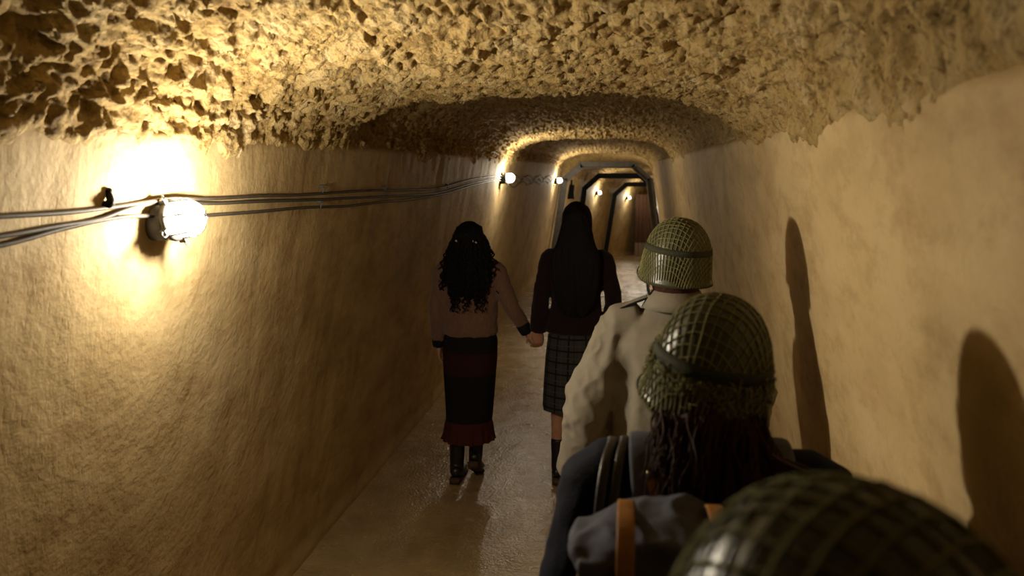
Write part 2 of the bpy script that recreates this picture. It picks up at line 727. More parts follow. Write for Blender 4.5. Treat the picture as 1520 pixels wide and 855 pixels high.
def make_floor():
    ds = stations([(-3, 2, .1), (2, 8, .035), (8, END, .12)])
    us = np.linspace(-1, 1, 90)
    D, Ug = np.meshgrid(ds, us, indexing='ij')
    D, Ug = D.ravel(), Ug.ravel()
    xl, xr = -(XL + BAT * ZS) - .06, XR + BAT * ZS + .06
    X = xl + (xr - xl) * (Ug + 1) / 2
    P = np.stack([X + shift(D), D, 0 * D], 1)
    P[:, 2] = .004 * fbm(P * 3, 3, 5) + fdrop(D) - .003
    return link('floor', mesh_np('floor', P, grid_faces(len(ds), len(us))[:, ::-1]), M['floor'], None, 'structure')


make_floor()

# end of the passage: plaster wall with a boarded door standing in front of it
zf = float(fdrop(END))
sx = float(shift(END))
mb = MB()
mb.box((sx - .35, END + .05, zf + 1.2), (3.4, .12, 2.9))
mb.build('wall_far', M['plaster'], smooth=False)['kind'] = 'structure'

DY = 25.35
dz = float(fdrop(DY))
dsx = float(shift(DY))
door = empty('boarded_door', (dsx - 1.14, DY, dz), 0, 'dark brown vertical-board door with pale lower boards at the end of the tunnel', 'door')
bw = .115
for i in range(14):
    m = MB()
    m.box((i * bw, .0 if i % 2 else .008, 1.18), (bw - .010, .03, 1.48))
    m.build('plank', M['wood_dark'], door, False, .004)
    m = MB()
    m.box((i * bw, -.012 if i % 2 else -.004, .215), (bw - .012, .03, .43))
    m.build('lower_plank', M['wood_pale'], door, False, .004)
m = MB()
for zz in (.43, 1.9):
    m.box((6.5 * bw, .03, zz), (14 * bw, .04, .09))
m.build('crossbar', M['wood_dark'], door, False, .004)


# ------------------------------------------------------------------ steel frames
def steel_frame(d, mat, label):
    z0, s = float(fdrop(d)), float(shift(d))
    root = empty('steel_frame', (s + (XR - XL) / 2, d, z0), 0, label, 'frame', None)
    hw = (XL + XR) / 2 + .015
    H, ch, th = 2.19, .32, .125
    wide = hw + BAT * ZS - .05

    def bar(name, a, b):
        a, b = np.array(a, float), np.array(b, float)
        t = (b - a) / np.linalg.norm(b - a)
        nrm = np.array([-t[2], 0, t[0]])
        m = MB()
        # H-section: two flanges and a web
        L = np.linalg.norm(b - a)
        ang = -math.atan2(t[2], t[0])
        c = (a + b) / 2
        for k in (-1, 1):
            m.box(c + nrm * k * (th / 2 - .008), (L, th, .016), (0, ang, 0))
        m.box(c, (L, .03, th - .02), (0, ang, 0))
        return m.build(name, mat, root, False, .002)
    k = hw - th / 2 - .02
    bl = wide - th / 2 - .03
    bar('post', (-bl, 0, -.01), (-k, 0, H - ch))
    bar('post', (bl, 0, -.01), (k, 0, H - ch))
    bar('corner_brace', (-k, 0, H - ch - .03), (-k + ch, 0, H - th / 2))
    bar('corner_brace', (k, 0, H - ch - .03), (k - ch, 0, H - th / 2))
    bar('top_beam', (-k + ch - .03, 0, H - th / 2), (k - ch + .03, 0, H - th / 2))
    for sg in (-1, 1):
        m = MB()
        m.box((sg * bl, 0, .01), (.2, .2, .02))
        m.build('base_plate', mat, root, False)
    return root


steel_frame(15.6, M['steel_grey'], 'grey steel support frame with cut corners, first frame past the rough rock lip')
steel_frame(19.0, M['steel_black'], 'black steel support frame standing behind the grey frame')
steel_frame(22.9, M['steel_black'], 'black steel support frame deepest in the tunnel, before the boarded door')


# ------------------------------------------------------------------ wall lamps
def place_axis(o, loc, side, spin=0):
    # local z points away from the wall
    o.location = loc
    tilt = math.atan(BAT)
    if side < 0:
        o.rotation_euler = Euler((0, math.pi / 2 - tilt * 1, 0), 'XYZ')
    else:
        o.rotation_euler = Euler((0, -math.pi / 2 + tilt, 0), 'XYZ')


def cage_lamp(loc, side, label, power=.62):
    root = empty('cage_lamp', (0, 0, 0), 0, label, 'lamp', 'caged bulkhead lamps along the tunnel walls')
    place_axis(root, loc, side)
    root.scale = (.92,) * 3
    m = MB()
    m.lathe([(.050, -.025), (.053, 0), (.053, .022), (.046, .034), (.040, .044)], 20)
    base = m.build('base', M['lampmetal'], root)
    m = MB()
    m.lathe([(.046, .036), (.061, .038), (.063, .046), (.061, .054), (.048, .056)], 24)
    m.build('collar', M['cagemetal'], root)
    m = MB()
    m.lathe([(.044, .052), (.051, .062), (.054, .085), (.053, .104), (.048, .120), (.038, .132), (.022, .140), (.004, .143)], 28)
    m.build('glass_globe', M['glow'], root)
    for k in range(3):
        a = k * math.pi / 3 + .3
        pts = []
        for i in range(17):
            u = -1 + 2 * i / 16
            th = u * math.pi / 2
            pts.append((math.sin(th) * .0585 * math.cos(a), math.sin(th) * .0585 * math.sin(a),
                        .085 + .064 * math.cos(th) if abs(u) < .999 else .052))
        MB().tube(pts, .0022, n=6).build('cage_wire', M['cagemetal'], root)
    MB().tube([(.0592 * math.cos(q), .0592 * math.sin(q), .100) for q in np.linspace(0, 2 * math.pi, 29)[:-1]], .0016, n=6, ref=(0, 0, 1), closed=True).build('cage_ring', M['cagemetal'], root)
    for k in range(4):
        a = k * math.pi / 2 + .5
        m = MB()
        ca, sa = math.cos(a), math.sin(a)
        m.box((ca * .066, sa * .066, .046), (.016, .018, .020), (0, 0, a))
        loop = [(ca * (.070 + .018 * (.5 - .5 * math.cos(q))) - sa * .008 * math.sin(q),
                 sa * (.070 + .018 * (.5 - .5 * math.cos(q))) + ca * .008 * math.sin(q), .052 + .002 * math.sin(q))
                for q in np.linspace(0, 2 * math.pi, 13)[:-1]]
        m.tube(loop, .0019, n=6, ref=(0, 0, 1), closed=True)
        m.build('latch', M['cagemetal'], root, False)
    L = bpy.data.lights.new('bulb_light', 'POINT')
    L.energy = LAMP_W * power
    L.color = LAMP_COL
    L.shadow_soft_size = .03
    A = bpy.data.lights.new('added_disk_light', 'AREA')  # added disk inside the globe, sends more light forward than along the wall
    A.shape = 'DISK'
    A.size = .07
    A.energy = LAMP_A * power
    A.color = LAMP_COL
    ao = bpy.data.objects.new('added_disk_light', A)
    COL.objects.link(ao)
    ao.parent = root
    ao.location = (0, 0, .105)
    ao.rotation_euler = (math.pi, 0, 0)
    lo = bpy.data.objects.new('bulb_light', L)
    COL.objects.link(lo)
    lo.parent = root
    lo.location = (0, 0, .136)
    return root


def left_at(px, py, out=0.0):
    p = on_left(px, py)
    return (left_x(p[1], p[2]) + out, p[1], p[2])


L1 = left_at(231, 331, .010)
cage_lamp(L1, -1, 'glowing caged lamp beside the dark peg, where the cables split', 1.0)
cage_lamp(left_at(744, 266, .012), -1, 'glowing caged lamp where the three cables climb, before the second rock lip')
z = 1.72
cage_lamp((left_x(14.5, z) + .012, 14.5, z), -1, 'glowing caged lamp just before the grey steel frame')
z = 1.80 + float(fdrop(21.0))
cage_lamp((left_x(21.0, 1.80) + .012, 21.0, z), -1, 'glowing caged lamp between the two black steel frames')
z = 1.80 + float(fdrop(24.6))
cage_lamp((left_x(24.6, 1.80) + .012, 24.6, z), -1, 'glowing caged lamp beside the boarded door')
z = 1.30 + float(fdrop(16.6))
cage_lamp((right_x(16.6, 1.30) - .012, 16.6, z), 1, 'glowing caged lamp on the wall opposite the other lamps')


# ------------------------------------------------------------------ cables
def cable(pix, label, r=.0055, out=.010, tail=None, grp=None):
    pts = []
    for q in pix:
        p = on_left(q[0], q[1])
        pts.append([left_x(p[1], p[2]) + (q[2] if len(q) > 2 else out), p[1], p[2]])
    for y, z in (tail or []):
        pts.append([left_x(y, z) + out, y, z])
    pts2, a, b = spline(pts, [r] * len(pts), [r] * len(pts), 8)
    # follow the wall between the picked points
    m = MB()
    m.tube(pts2, r, n=8, ref=(0, 0, 1))
    return tag(m.build('cable', M['cable']), label, 'cable', None)


wob = lambda y0, y1, z0, z1, n, a, ph: [(y, z0 + (z1 - z0) * i / (n - 1) + a * math.sin(i * 1.9 + ph)) for i, y in enumerate(np.linspace(y0, y1, n))]
cable([(-160, 330), (0, 321), (110, 314), (200, 302), (245, 295, .03), (310, 295), (380, 291), (450, 289), (540, 283), (600, 282), (650, 279), (700, 266), (738, 261)],
      'grey cable highest of the three running along the plaster wall', tail=wob(8.7, 14.3, 1.86, 1.80, 14, .02, 0))
cable([(-160, 372), (0, 350), (80, 336), (140, 326), (180, 312), (215, 303), (245, 300, .034), (310, 302), (380, 299), (450, 297), (540, 293), (600, 290), (650, 286), (700, 272), (738, 265)],
      'grey cable lying between the two others along the plaster wall', tail=wob(8.7, 14.3, 1.83, 1.76, 14, .025, 1.4))
cable([(-160, 392), (0, 363), (80, 342), (140, 328), (190, 321), (228, 321, .022), (262, 322, .034), (310, 319), (380, 314), (450, 308), (510, 306), (560, 300), (610, 296), (660, 287), (705, 274), (738, 268)],
      'grey cable lowest of the three, entering the lamp beside the dark peg', tail=wob(8.7, 14.3, 1.77, 1.73, 14, .03, 2.6))

# small clips that hold the cables
for px, py, cl in [(474, 282, 'small dark clip above the highest cable, between the rock-lip shadow and the first lamp'),
                   (470, 305, 'small dark clip on the lowest of the three cables'),
                   (566, 281, 'small dark clip above the cables where they begin to rise'),
                   (660, 277, 'small dark clip beside the curly-haired woman, above the climbing cables')]:
    p = left_at(px, py, .012)
    m = MB()
    m.tube([(p[0] - .02, p[1], p[2] + .012), (p[0] + .005, p[1], p[2] + .012), (p[0] + .008, p[1], p[2]), (p[0] + .004, p[1], p[2] - .012)], .003, n=6, res=4, ref=(0, 1, 0))
    m.tube([(p[0] - .02, p[1], p[2] + .016), (p[0] + .012, p[1], p[2] + .016)], .0045, n=8, ref=(0, 1, 0))
    tag(m.build('cable_clip', M['lampmetal']), cl, 'clip', 'clips holding the cables')

# dark peg in the wall
p = left_at(156, 298, 0)
m = MB()
m.tube([(p[0] - .03, p[1], p[2] - .012), (p[0] + .012, p[1], p[2] - .008), (p[0] + .012, p[1] + .004, p[2] + .006), (p[0] + .008, p[1] + .006, p[2] + .020)], [.011, .010, .009, .007], n=8, res=4, ref=(0, 1, 0), rnd=.6)
m.ball((p[0] + .009, p[1] + .006, p[2] + .024), .0085, 10, 6)
tag(m.build('wall_peg', M['steel_black']), 'small dark peg sticking out of the plaster wall above the cables', 'peg')
# little dark box on the far wall
m = MB()
zb = 1.68 + float(fdrop(17.3))
xb = left_x(17.3, 1.68)
m.box((xb + .05, 17.3, zb), (.14, .14, .30))
m.tube([(xb + .06, 17.3, zb + .12), (xb + .06, 17.3, zb + .26)], .02, n=8)
tag(m.build('junction_box', M['steel_black'], smooth=False, bevel=.008), 'small black junction box on the wall behind the grey steel frame', 'box')


# ------------------------------------------------------------------ people
def vec(*a):
    return np.array(a, float)


def hand(mb, W, D, Nrm, Sd, curl=.5, sc=1.0, thumb=.5):
    """wrist W, finger direction D, palm normal Nrm, thumb side Sd"""
    W, D, Nrm, Sd = (np.array(q, float) for q in (W, D, Nrm, Sd))
    D /= np.linalg.norm(D)
    Nrm = Nrm - D * (Nrm @ D)
    Nrm /= np.linalg.norm(Nrm)
    s0 = np.cross(D, Nrm)
    Sd = s0 if s0 @ Sd > 0 else -s0
    mb.tube([W - D * .02 * sc, W + D * .015 * sc, W + D * .05 * sc, W + D * .085 * sc], [.027 * sc, .031 * sc, .040 * sc, .040 * sc], [.021 * sc, .018 * sc, .016 * sc, .013 * sc], Sd, 12, res=3, rnd=.7)
    for off, ln, r in ((.030, .072, .0092), (.010, .080, .0094), (-.010, .075, .0090), (-.029, .060, .0080)):
        p = W + D * .082 * sc + Sd * off * sc
        pts = [p - D * .02 * sc, p]
        d = D.copy()
        ang = 0
        for k, fr in enumerate((.45, .32, .23)):
            ang += curl * (1.0, 1.15, .8)[k]
            d = D * math.cos(ang) + Nrm * math.sin(ang)
            p = p + d * ln * fr * sc
            pts.append(p)
        mb.tube(pts, [r * sc * q for q in (1.05, 1.05, 1, .93, .8)], None, Sd, 8, res=2, rnd=.9)
    p = W + D * .025 * sc + Sd * .026 * sc
    d1 = D * .62 + Sd * .72 + Nrm * .3 * thumb
    d2 = D * .85 + Sd * .30 + Nrm * .8 * thumb
    d3 = D * .85 - Sd * .05 + Nrm * 1.0 * thumb
    pts = [p - d1 * .012 * sc, p]
    for d, l in ((d1, .036), (d2, .030), (d3, .024)):
        p = p + d / np.linalg.norm(d) * l * sc
        pts.append(p)
    mb.tube(pts, [.014 * sc, .0135 * sc, .0115 * sc, .0105 * sc, .0085 * sc], None, Nrm, 8, res=2, rnd=.9)


def head(mb, c, tilt=0, sc=1.0):
    """head centred at c (mid height), facing +y"""
    x, y, z = c
    H = .115 * sc
    prof = [(-1.0, .30, .30, .028), (-.93, .42, .46, .022), (-.75, .56, .66, .014), (-.5, .64, .78, .006), (-.2, .68, .84, .002), (.1, .70, .88, -.002),
            (.4, .69, .88, -.004), (.65, .60, .78, -.004), (.85, .42, .56, -.004), (.96, .22, .30, -.004), (1.0, .06, .08, -.004)]
    mb.tube([(x, y + dy, z + H * t) for t, a, b, dy in prof], [H * a * .98 for t, a, b, dy in prof], [H * b * .98 for t, a, b, dy in prof], (1, 0, 0), 20)
    mb.tube([(x, y + .088, z + .015), (x, y + .108, z - .022), (x, y + .098, z - .034)], [.007, .013, .012], None, (1, 0, 0), 8, res=2, rnd=.8)   # nose
    for zz, r in ((-.058, .007), (-.070, .008)):
        mb.tube([(x - .022, y + .084, z + zz), (x, y + .094, z + zz), (x + .022, y + .084, z + zz)], [.003, r, .003], None, (0, 0, 1), 8, res=3, rnd=.8)   # lips
    for s in (-1, 1):
        mb.ball((x + s * .030, y + .078, z + .006), (.014, .012, .010), 10, 6)       # eyes
        mb.tube([(x + s * .016, y + .090, z + .024), (x + s * .045, y + .076, z + .024)], .006, None, (0, 0, 1), 6, rnd=.8)   # brow
        mb.tube([(x + s * .079, y - .006, z + .022), (x + s * .086, y - .014, z + .012), (x + s * .084, y - .010, z - .014), (x + s * .076, y, z - .028)], [.009, .011, .009, .007], [.006] * 4, (0, 1, 0), 8, res=3, rnd=.8)   # ear


def spline_tube(mb, pts, ra, rb=None, ref=(1, 0, 0), n=16, res=4, rnd=.5):
    mb.tube(pts, ra, rb, ref, n, res=res, rnd=rnd)


def folds(freq=(7, 7, 7), amp=.006, seed=1, dirv=None):
    def f(co):
        q = co * np.array(freq)
        return amp * ridged(q + .35 * np.stack([fbm(q * .6, 2, seed + 5)] * 3, 1), 2, seed) - amp * .3
    return f


def build_body(root, p):
    """one continuous body mesh"""
    b = MB()
    head(b, p['head'], sc=p.get('hs', 1))
    hx, hy, hz = p['head']
    sh = p['sh']          # shoulder height
    spline_tube(b, [(hx, hy - .012, hz - .05), (hx * .6, hy - .018, hz - .12), (0, -.01, sh + .01)], [.054, .052, .066], [.058, .056, .06])
    wv = p.get('w', .17)
    spline_tube(b, [(0, 0, p['hip'] - .06), (0, 0, p['hip'] + .02), (0, 0, (p['hip'] + sh) / 2), (0, 0, sh - .14), (0, 0, sh - .03), (0, 0, sh + .02)],
                [wv * .90, wv * .95, wv * .76, wv * .95, wv * .86, wv * .45], [.105, .11, .09, .105, .075, .05])
    for key in ('L', 'R'):
        s, e, wr = (vec(*q) for q in p['arm' + key])
        b.tube([s * vec(.75, 1, 1), s, s * .5 + e * .5, e, e * .55 + wr * .45, wr], [.042, .046, .040, .035, .033, .024], None, (0, 1, 0), 12, res=3, rnd=.8)
        hd = p.get('hand' + key)
        if hd:
            hand(b, wr, *hd)
        h, kn, an, toe = (vec(*q) for q in p['leg' + key])
        b.tube([h + vec(0, 0, .06), h, h * .5 + kn * .5, kn, kn * .6 + an * .4, an], [.075, .080, .070, .050, .046, .027], None, (1, 0, 0), 14, res=3, rnd=.7)
        dfoot = toe - an
        b.tube([an + vec(0, 0, .02) - dfoot * .12, an * .6 + toe * .4, toe], [.024, .026, .020], [.024, .016, .009], (1, 0, 0), 10, res=3, rnd=.6)
    return b.skin('body', M['skin'], root, .0068, 3)


def boot(root, an, toe, top, r=.052, mat=None, name='boot'):
    """boot from shaft top down to the toe; ankle and toe in root space"""
    an, toe, top = vec(*an), vec(*toe), vec(*top)
    d = toe - an
    d /= np.linalg.norm(d)
    up = vec(0, 0, 1)
    side = np.cross(d, up)
    side /= np.linalg.norm(side)
    upf = np.cross(side, d)
    b = MB()
    b.tube([top, an * .5 + top * .5, an, an - upf * .035], [r, r * .92, r * .86, r * .8], None, side, 14, res=3, rnd=.25)
    heel = an - d * .045 - upf * .045
    b.tube([heel + upf * .02, an + d * .05 - upf * .035, toe - upf * .01, toe + d * .025 - upf * .012], [.034, .042, .042, .030], [.034, .036, .026, .018], side, 14, res=4, rnd=.7)
    o = b.skin(name, mat or M['leather_black'], root, .006, 3)
    s = MB()
    base = -upf * .076
    s.tube([an - d * .062 + base, an + d * .02 + base, toe + base * .55, toe + d * .04 + base * .50], [.034, .036, .044, .030], [.012, .012, .010, .008], side, 14, res=4, exp=3)
    s.box(an - d * .04 + base - upf * .004, (.06, .06, .03), (0, 0, 0))
    s.build('sole', M['sole'], o)
    return o


def skirt(root, rings, mat, pleats, amp, name='skirt'):
    """open hanging skirt with real folds, thin double wall, UV in metres"""
    n = 120
    inner = []
    verts, uvs = [], []
    A = np.array(rings, float)
    zz = np.linspace(0, len(A) - 1, 44)
    R = np.stack([np.interp(zz, range(len(A)), A[:, k]) for k in range(A.shape[1])], 1)
    for wall in (0, 1):
        for i, (cx, cy, cz, ra, rb) in enumerate(R):
            f = (i / 43) ** 1.2
            for j in range(n):
                th = 2 * math.pi * j / n
                k = 1 + amp * f * (math.sin(pleats * th + 1.3 * math.sin(2 * th)) + .5 * math.sin((pleats * 1.7) // 1 * th + 1)) - wall * .02
                verts.append((cx + ra * k * math.cos(th), cy + rb * k * math.sin(th), cz))
    faces = []
    m = len(R)
    for wall in (0, 1):
        o = wall * m * n
        for i in range(m - 1):
            for j in range(n):
                j2 = (j + 1) % n
                q = (o + i * n + j, o + (i + 1) * n + j, o + (i + 1) * n + j2, o + i * n + j2)
                faces.append(q if not wall else q[::-1])
    for i in (0, m - 1):
        for j in range(n):
            j2 = (j + 1) % n
            faces.append((i * n + j, i * n + j2, m * n + i * n + j2, m * n + i * n + j))
    me = mesh_np(name, verts, faces)
    uvl = me.uv_layers.new(name='UVMap')
    li = np.empty(len(me.loops), np.int32)
    me.loops.foreach_get('vertex_index', li)
    va = np.array(verts)
    circ = 2 * math.pi * .165
    # u runs round the waist; the seam lies on the front
    u = ((np.arange(len(va)) % n + 30) % n) / n * circ
    uv = np.stack([u[li], va[li, 2]], 1)
    uvl.data.foreach_set('uv', uv.astype(np.float32).ravel())
    return link(name, me, mat, root)


# ---- woman with curly hair
def person_curly():
    c = at_depth(700, 700, 4.78)
    root = empty('person', (c[0], 4.78, 0), 0.05, 'woman with long dark curls in brown sweater and striped skirt, holding hands', 'person')
    wr = vec(.345, .02, .955)
    P = dict(head=(-.0, .0, 1.505), sh=1.345, hip=.88, w=.165,
             armL=((-.165, 0, 1.325), (-.205, -.03, 1.08), (-.205, .03, .86)),
             armR=((.165, 0, 1.325), (.255, -.035, 1.12), wr),
             handL=((0, .12, -1), (1, .1, 0), (0, 1, 0), .35),
             handR=((.42, .05, -.9), (.75, .30, .2), (0, 1, 0), .95),
             legL=((-.085, 0, .86), (-.085, .02, .47), (-.085, -.06, .10), (-.075, .10, .04)),
             legR=((.085, 0, .86), (.05, .05, .48), (.03, -.02, .16), (.035, .10, .04)))
    build_body(root, P)
    s = MB()
    spline_tube(s, [(0, 0, .93), (0, 0, .97), (0, 0, 1.06), (0, 0, 1.18), (0, 0, 1.28), (0, -.005, 1.335), (0, -.008, 1.385)],
                [.165, .172, .170, .178, .178, .140, .075], [.118, .122, .118, .122, .105, .085, .066], n=24, rnd=.15)
    for k in ('L', 'R'):
        a, e, w_ = (vec(*q) for q in P['arm' + k])
        s.tube([a * vec(.7, 1, 1), a, a * .5 + e * .5, e, e * .5 + w_ * .5, w_ + (e - w_) * .12], [.06, .062, .056, .050, .047, .040], None, (0, 1, 0), 14, res=4, rnd=.3)
    s.skin('sweater', M['sweater'], root, .008, 4, folds((9, 9, 16), .006, 5))
    for k in ('L', 'R'):
        a, e, w_ = (vec(*q) for q in P['arm' + k])
        d = (w_ - e) / np.linalg.norm(w_ - e)
        MB().tube([w_ - d * .055, w_ - d * .015, w_ + d * .012], [.042, .043, .041], None, (0, 1, 0), 16, rnd=.1).build('cuff', M['black_cloth'], root)
    skirt(root, [(0, 0, .965, .150, .108), (0, 0, .90, .170, .125), (-.005, 0, .78, .172, .13), (-.008, 0, .60, .160, .135), (-.012, 0, .42, .148, .14), (-.014, 0, .385, .146, .14)], M['stripes'], 5, .012)
    skirt(root, [(-.014, 0, .395, .143, .137), (-.014, 0, .36, .152, .15), (-.015, 0, .30, .158, .158), (-.018, -.005, .26, .168, .165)], M['stripes'], 17, .045, 'hem_ruffle')
    boot(root, (-.085, -.06, .085), (-.078, .09, .045), (-.082, -.035, .30))
    boot(root, (.03, -.02, .15), (.035, .09, .05), (.035, .0, .34))
    # hair: a cap and many curls
    h = MB()
    hz = 1.505
    h.tube([(0, -.005, hz - .12), (0, -.012, hz - .05), (0, -.012, hz + .03), (0, -.012, hz + .08), (0, -.01, hz + .115), (0, -.008, hz + .128)], [.095, .092, .092, .078, .045, .012], [.070, .088, .100, .088, .052, .014], (1, 0, 0), 20, res=3)
    h.tube([(0, -.055, hz - .04), (0, -.085, hz - .14), (0, -.10, hz - .24), (0, -.108, hz - .32)], [.098, .125, .135, .115], [.055, .050, .036, .020], (1, 0, 0), 18, res=3, rnd=.5)
    cap = h.skin('hair', M['hair_black'], root, .008, 2, lambda co: .010 * fbm(co * np.array([28, 28, 12]), 2, 77))
    cm = MB()
    for i in range(170):
        th = -math.pi / 2 + (random.random() - .5) * 3.6
        z0 = hz + random.uniform(-.10, .10)
        rr = math.sqrt(max(.05, 1 - ((z0 - hz - .0) / .15) ** 2))
        x0, y0 = math.cos(th) * .092 * rr, -.012 + math.sin(th) * .098 * rr
        x1 = x0 * random.uniform(1.25, 2.0)
        y1 = min(y0, -.02) * .4 - .095 + random.uniform(-.03, .012)
        if abs(x1) > .11:
            y1 += .04
        z1 = hz - random.uniform(.22, .42) + (.10 if abs(x1) > .115 else 0)
        ph, pitch, hr = random.random() * 6.28, random.uniform(.035, .055), random.uniform(.006, .012)
        pts = []
        L = z0 - z1
        k = max(10, int(L / pitch * 7))
        for q in range(k + 1):
            t = q / k
            e = t ** .7
            a = ph + t * L / pitch * 6.28
            g = hr * min(1, t * 3)
            pts.append((x0 + (x1 - x0) * e + g * math.cos(a), y0 + (y1 - y0) * e + g * math.sin(a) * .8, z0 - L * t))
        cm.tube(pts, [.0075 * (1 - .55 * q / k) for q in range(k + 1)], None, (0, 1, 0), 5)
    cm.build('curls', M['hair_black'], cap)
    for x, zc in ((-.060, hz + .012), (.045, hz + .010)):
        m = MB()
        m.tube([(x - .010, -.118 + abs(x) * .3, zc + .004), (x + .010, -.120 + abs(x) * .3, zc - .004)], [.0055, .0055], None, (0, 0, 1), 8, rnd=.8)
        m.build('hair_clip', M['clip'], cap)
    return root


# ---- woman with straight hair
def person_straight():
    c = at_depth(852, 690, 4.80)
    root = empty('person', (c[0], 4.80, 0), 0.0, 'woman with long straight black hair, dark cardigan and plaid skirt', 'person')
    wl = vec(-.228, .01, .965)
    P = dict(head=(0.0, 0, 1.63), sh=1.46, hip=.95, w=.17,
             armL=((-.165, 0, 1.405), (-.212, -.04, 1.17), wl),
             armR=((.165, 0, 1.405), (.225, -.03, 1.19), (.215, .10, .98)),
             handL=((-.08, .05, -1), (-.3, .9, 0), (-.9, .2, 0), .55),
             handR=((-.1, .3, -1), (-1, .1, 0), (0, 1, 0), .4),
             legL=((-.09, 0, .93), (-.10, .02, .50), (-.10, -.02, .10), (-.105, .13, .04)),
             legR=((.09, 0, .93), (.09, .10, .52), (.09, .20, .10), (.09, .35, .04)))
    build_body(root, P)
    s = MB()
    spline_tube(s, [(0, 0, .965), (0, 0, .99), (0, 0, 1.09), (0, 0, 1.17), (0, 0, 1.30), (0, 0, 1.40), (0, -.005, 1.465), (0, -.008, 1.51)],
                [.195, .190, .158, .152, .170, .168, .112, .070], [.140, .135, .112, .105, .118, .105, .085, .066], n=24, rnd=.12)
    for k in ('L', 'R'):
        a, e, w_ = (vec(*q) for q in P['arm' + k])
        s.tube([a * vec(.7, 1, 1), a, a * .5 + e * .5, e, e * .4 + w_ * .6, w_], [.058, .061, .055, .050, .053, .056], None, (0, 1, 0), 14, res=4, rnd=.2)
    s.skin('cardigan', M['cardigan'], root, .008, 4, folds((9, 9, 12), .006, 8))
    skirt(root, [(0, 0, 1.01, .145, .11), (0, 0, .94, .170, .13), (0, 0, .80, .185, .145), (0, 0, .62, .195, .155), (0, 0, .475, .200, .165)], M['plaid'], 7, .022)
    boot(root, (-.10, -.02, .09), (-.105, .12, .045), (-.10, -.005, .27), .047)
    boot(root, (.09, .20, .09), (.09, .34, .045), (.09, .20, .27), .047)
    h = MB()
    hz = 1.63
    h.tube([(0, -.005, hz - .14), (0, -.012, hz - .05), (0, -.012, hz + .03), (0, -.012, hz + .08), (0, -.01, hz + .112), (0, -.008, hz + .125)], [.098, .092, .090, .074, .042, .012], [.070, .090, .102, .088, .052, .014], (1, 0, 0), 20, res=3)
    h.tube([(0, -.055, hz + .02), (0, -.080, hz - .10), (.0, -.105, hz - .22), (.005, -.118, hz - .36), (.005, -.118, hz - .48), (.005, -.115, hz - .56)], [.085, .112, .150, .135, .110, .060], [.055, .050, .038, .026, .018, .008], (1, 0, 0), 22, res=4, rnd=.3)
    cap = h.skin('hair', M['hair_black'], root, .007, 2, lambda co: .005 * fbm(co * np.array([60, 30, 3]), 2, 78))
    cm = MB()
    for i in range(90):
        x0 = random.uniform(-.085, .085)
        x1 = x0 * random.uniform(1.25, 1.75)
        z1 = hz - random.uniform(.30, .62) + abs(x1) * 1.2
        yb = -.128 + abs(x1) * .25
        cm.tube([(x0 * .6, -.098, hz + .06), (x0, -.108 + abs(x0) * .3, hz - .03), (x0 * .5 + x1 * .5, -.118 + abs(x1) * .25, hz - .14), (x1, yb - .012, hz - .25), (x1 * .95, yb - .012, (z1 + hz - .25) / 2), (x1 * .88 + random.uniform(-.01, .01), yb - .004, z1)],
                [.004, .0045, .0045, .004, .0035, .001], None, (1, 0, 0), 5, res=4)
    cm.build('strands', M['hair_black'], cap)
    return root


# ------------------------------------------------------------------ helmets
HP = [(0.0, .176), (.15, .1745), (.30, .170), (.45, .161), (.58, .148), (.70, .129), (.80, .106), (.875, .079), (.92, .050), (.945, .020), (.96, -.010), (.985, -.032), (1.03, -.046)]
_hp = np.array(HP)
_arc = np.concatenate([[0], np.cumsum(np.hypot(np.diff(_hp[:, 0] * .135), np.diff(_hp[:, 1])))])


def helm_pt(th, arc, off=0.0, lw=.125, ll=.147, hs=1.0):
    """point on the helmet: th 0 = right, pi/2 = front"""
    r = np.interp(arc, _arc, _hp[:, 0])
    z = np.interp(arc, _arc, _hp[:, 1]) * hs
    k = max(0, (r - .9)) / .12
    fr = max(0, math.sin(th))
    x = math.cos(th) * lw * r
    y = math.sin(th) * ll * r + fr ** 3 * .022 * k
    z = z + fr ** 2 * .014 * k - abs(math.cos(th)) ** 2 * .006 * k
    n = vec(math.cos(th) * max(.02, r), math.sin(th) * max(.02, r), max(0, 1 - r) * 1.6 + .02)
    n /= np.linalg.norm(n)
    return vec(x, y, z) + n * off


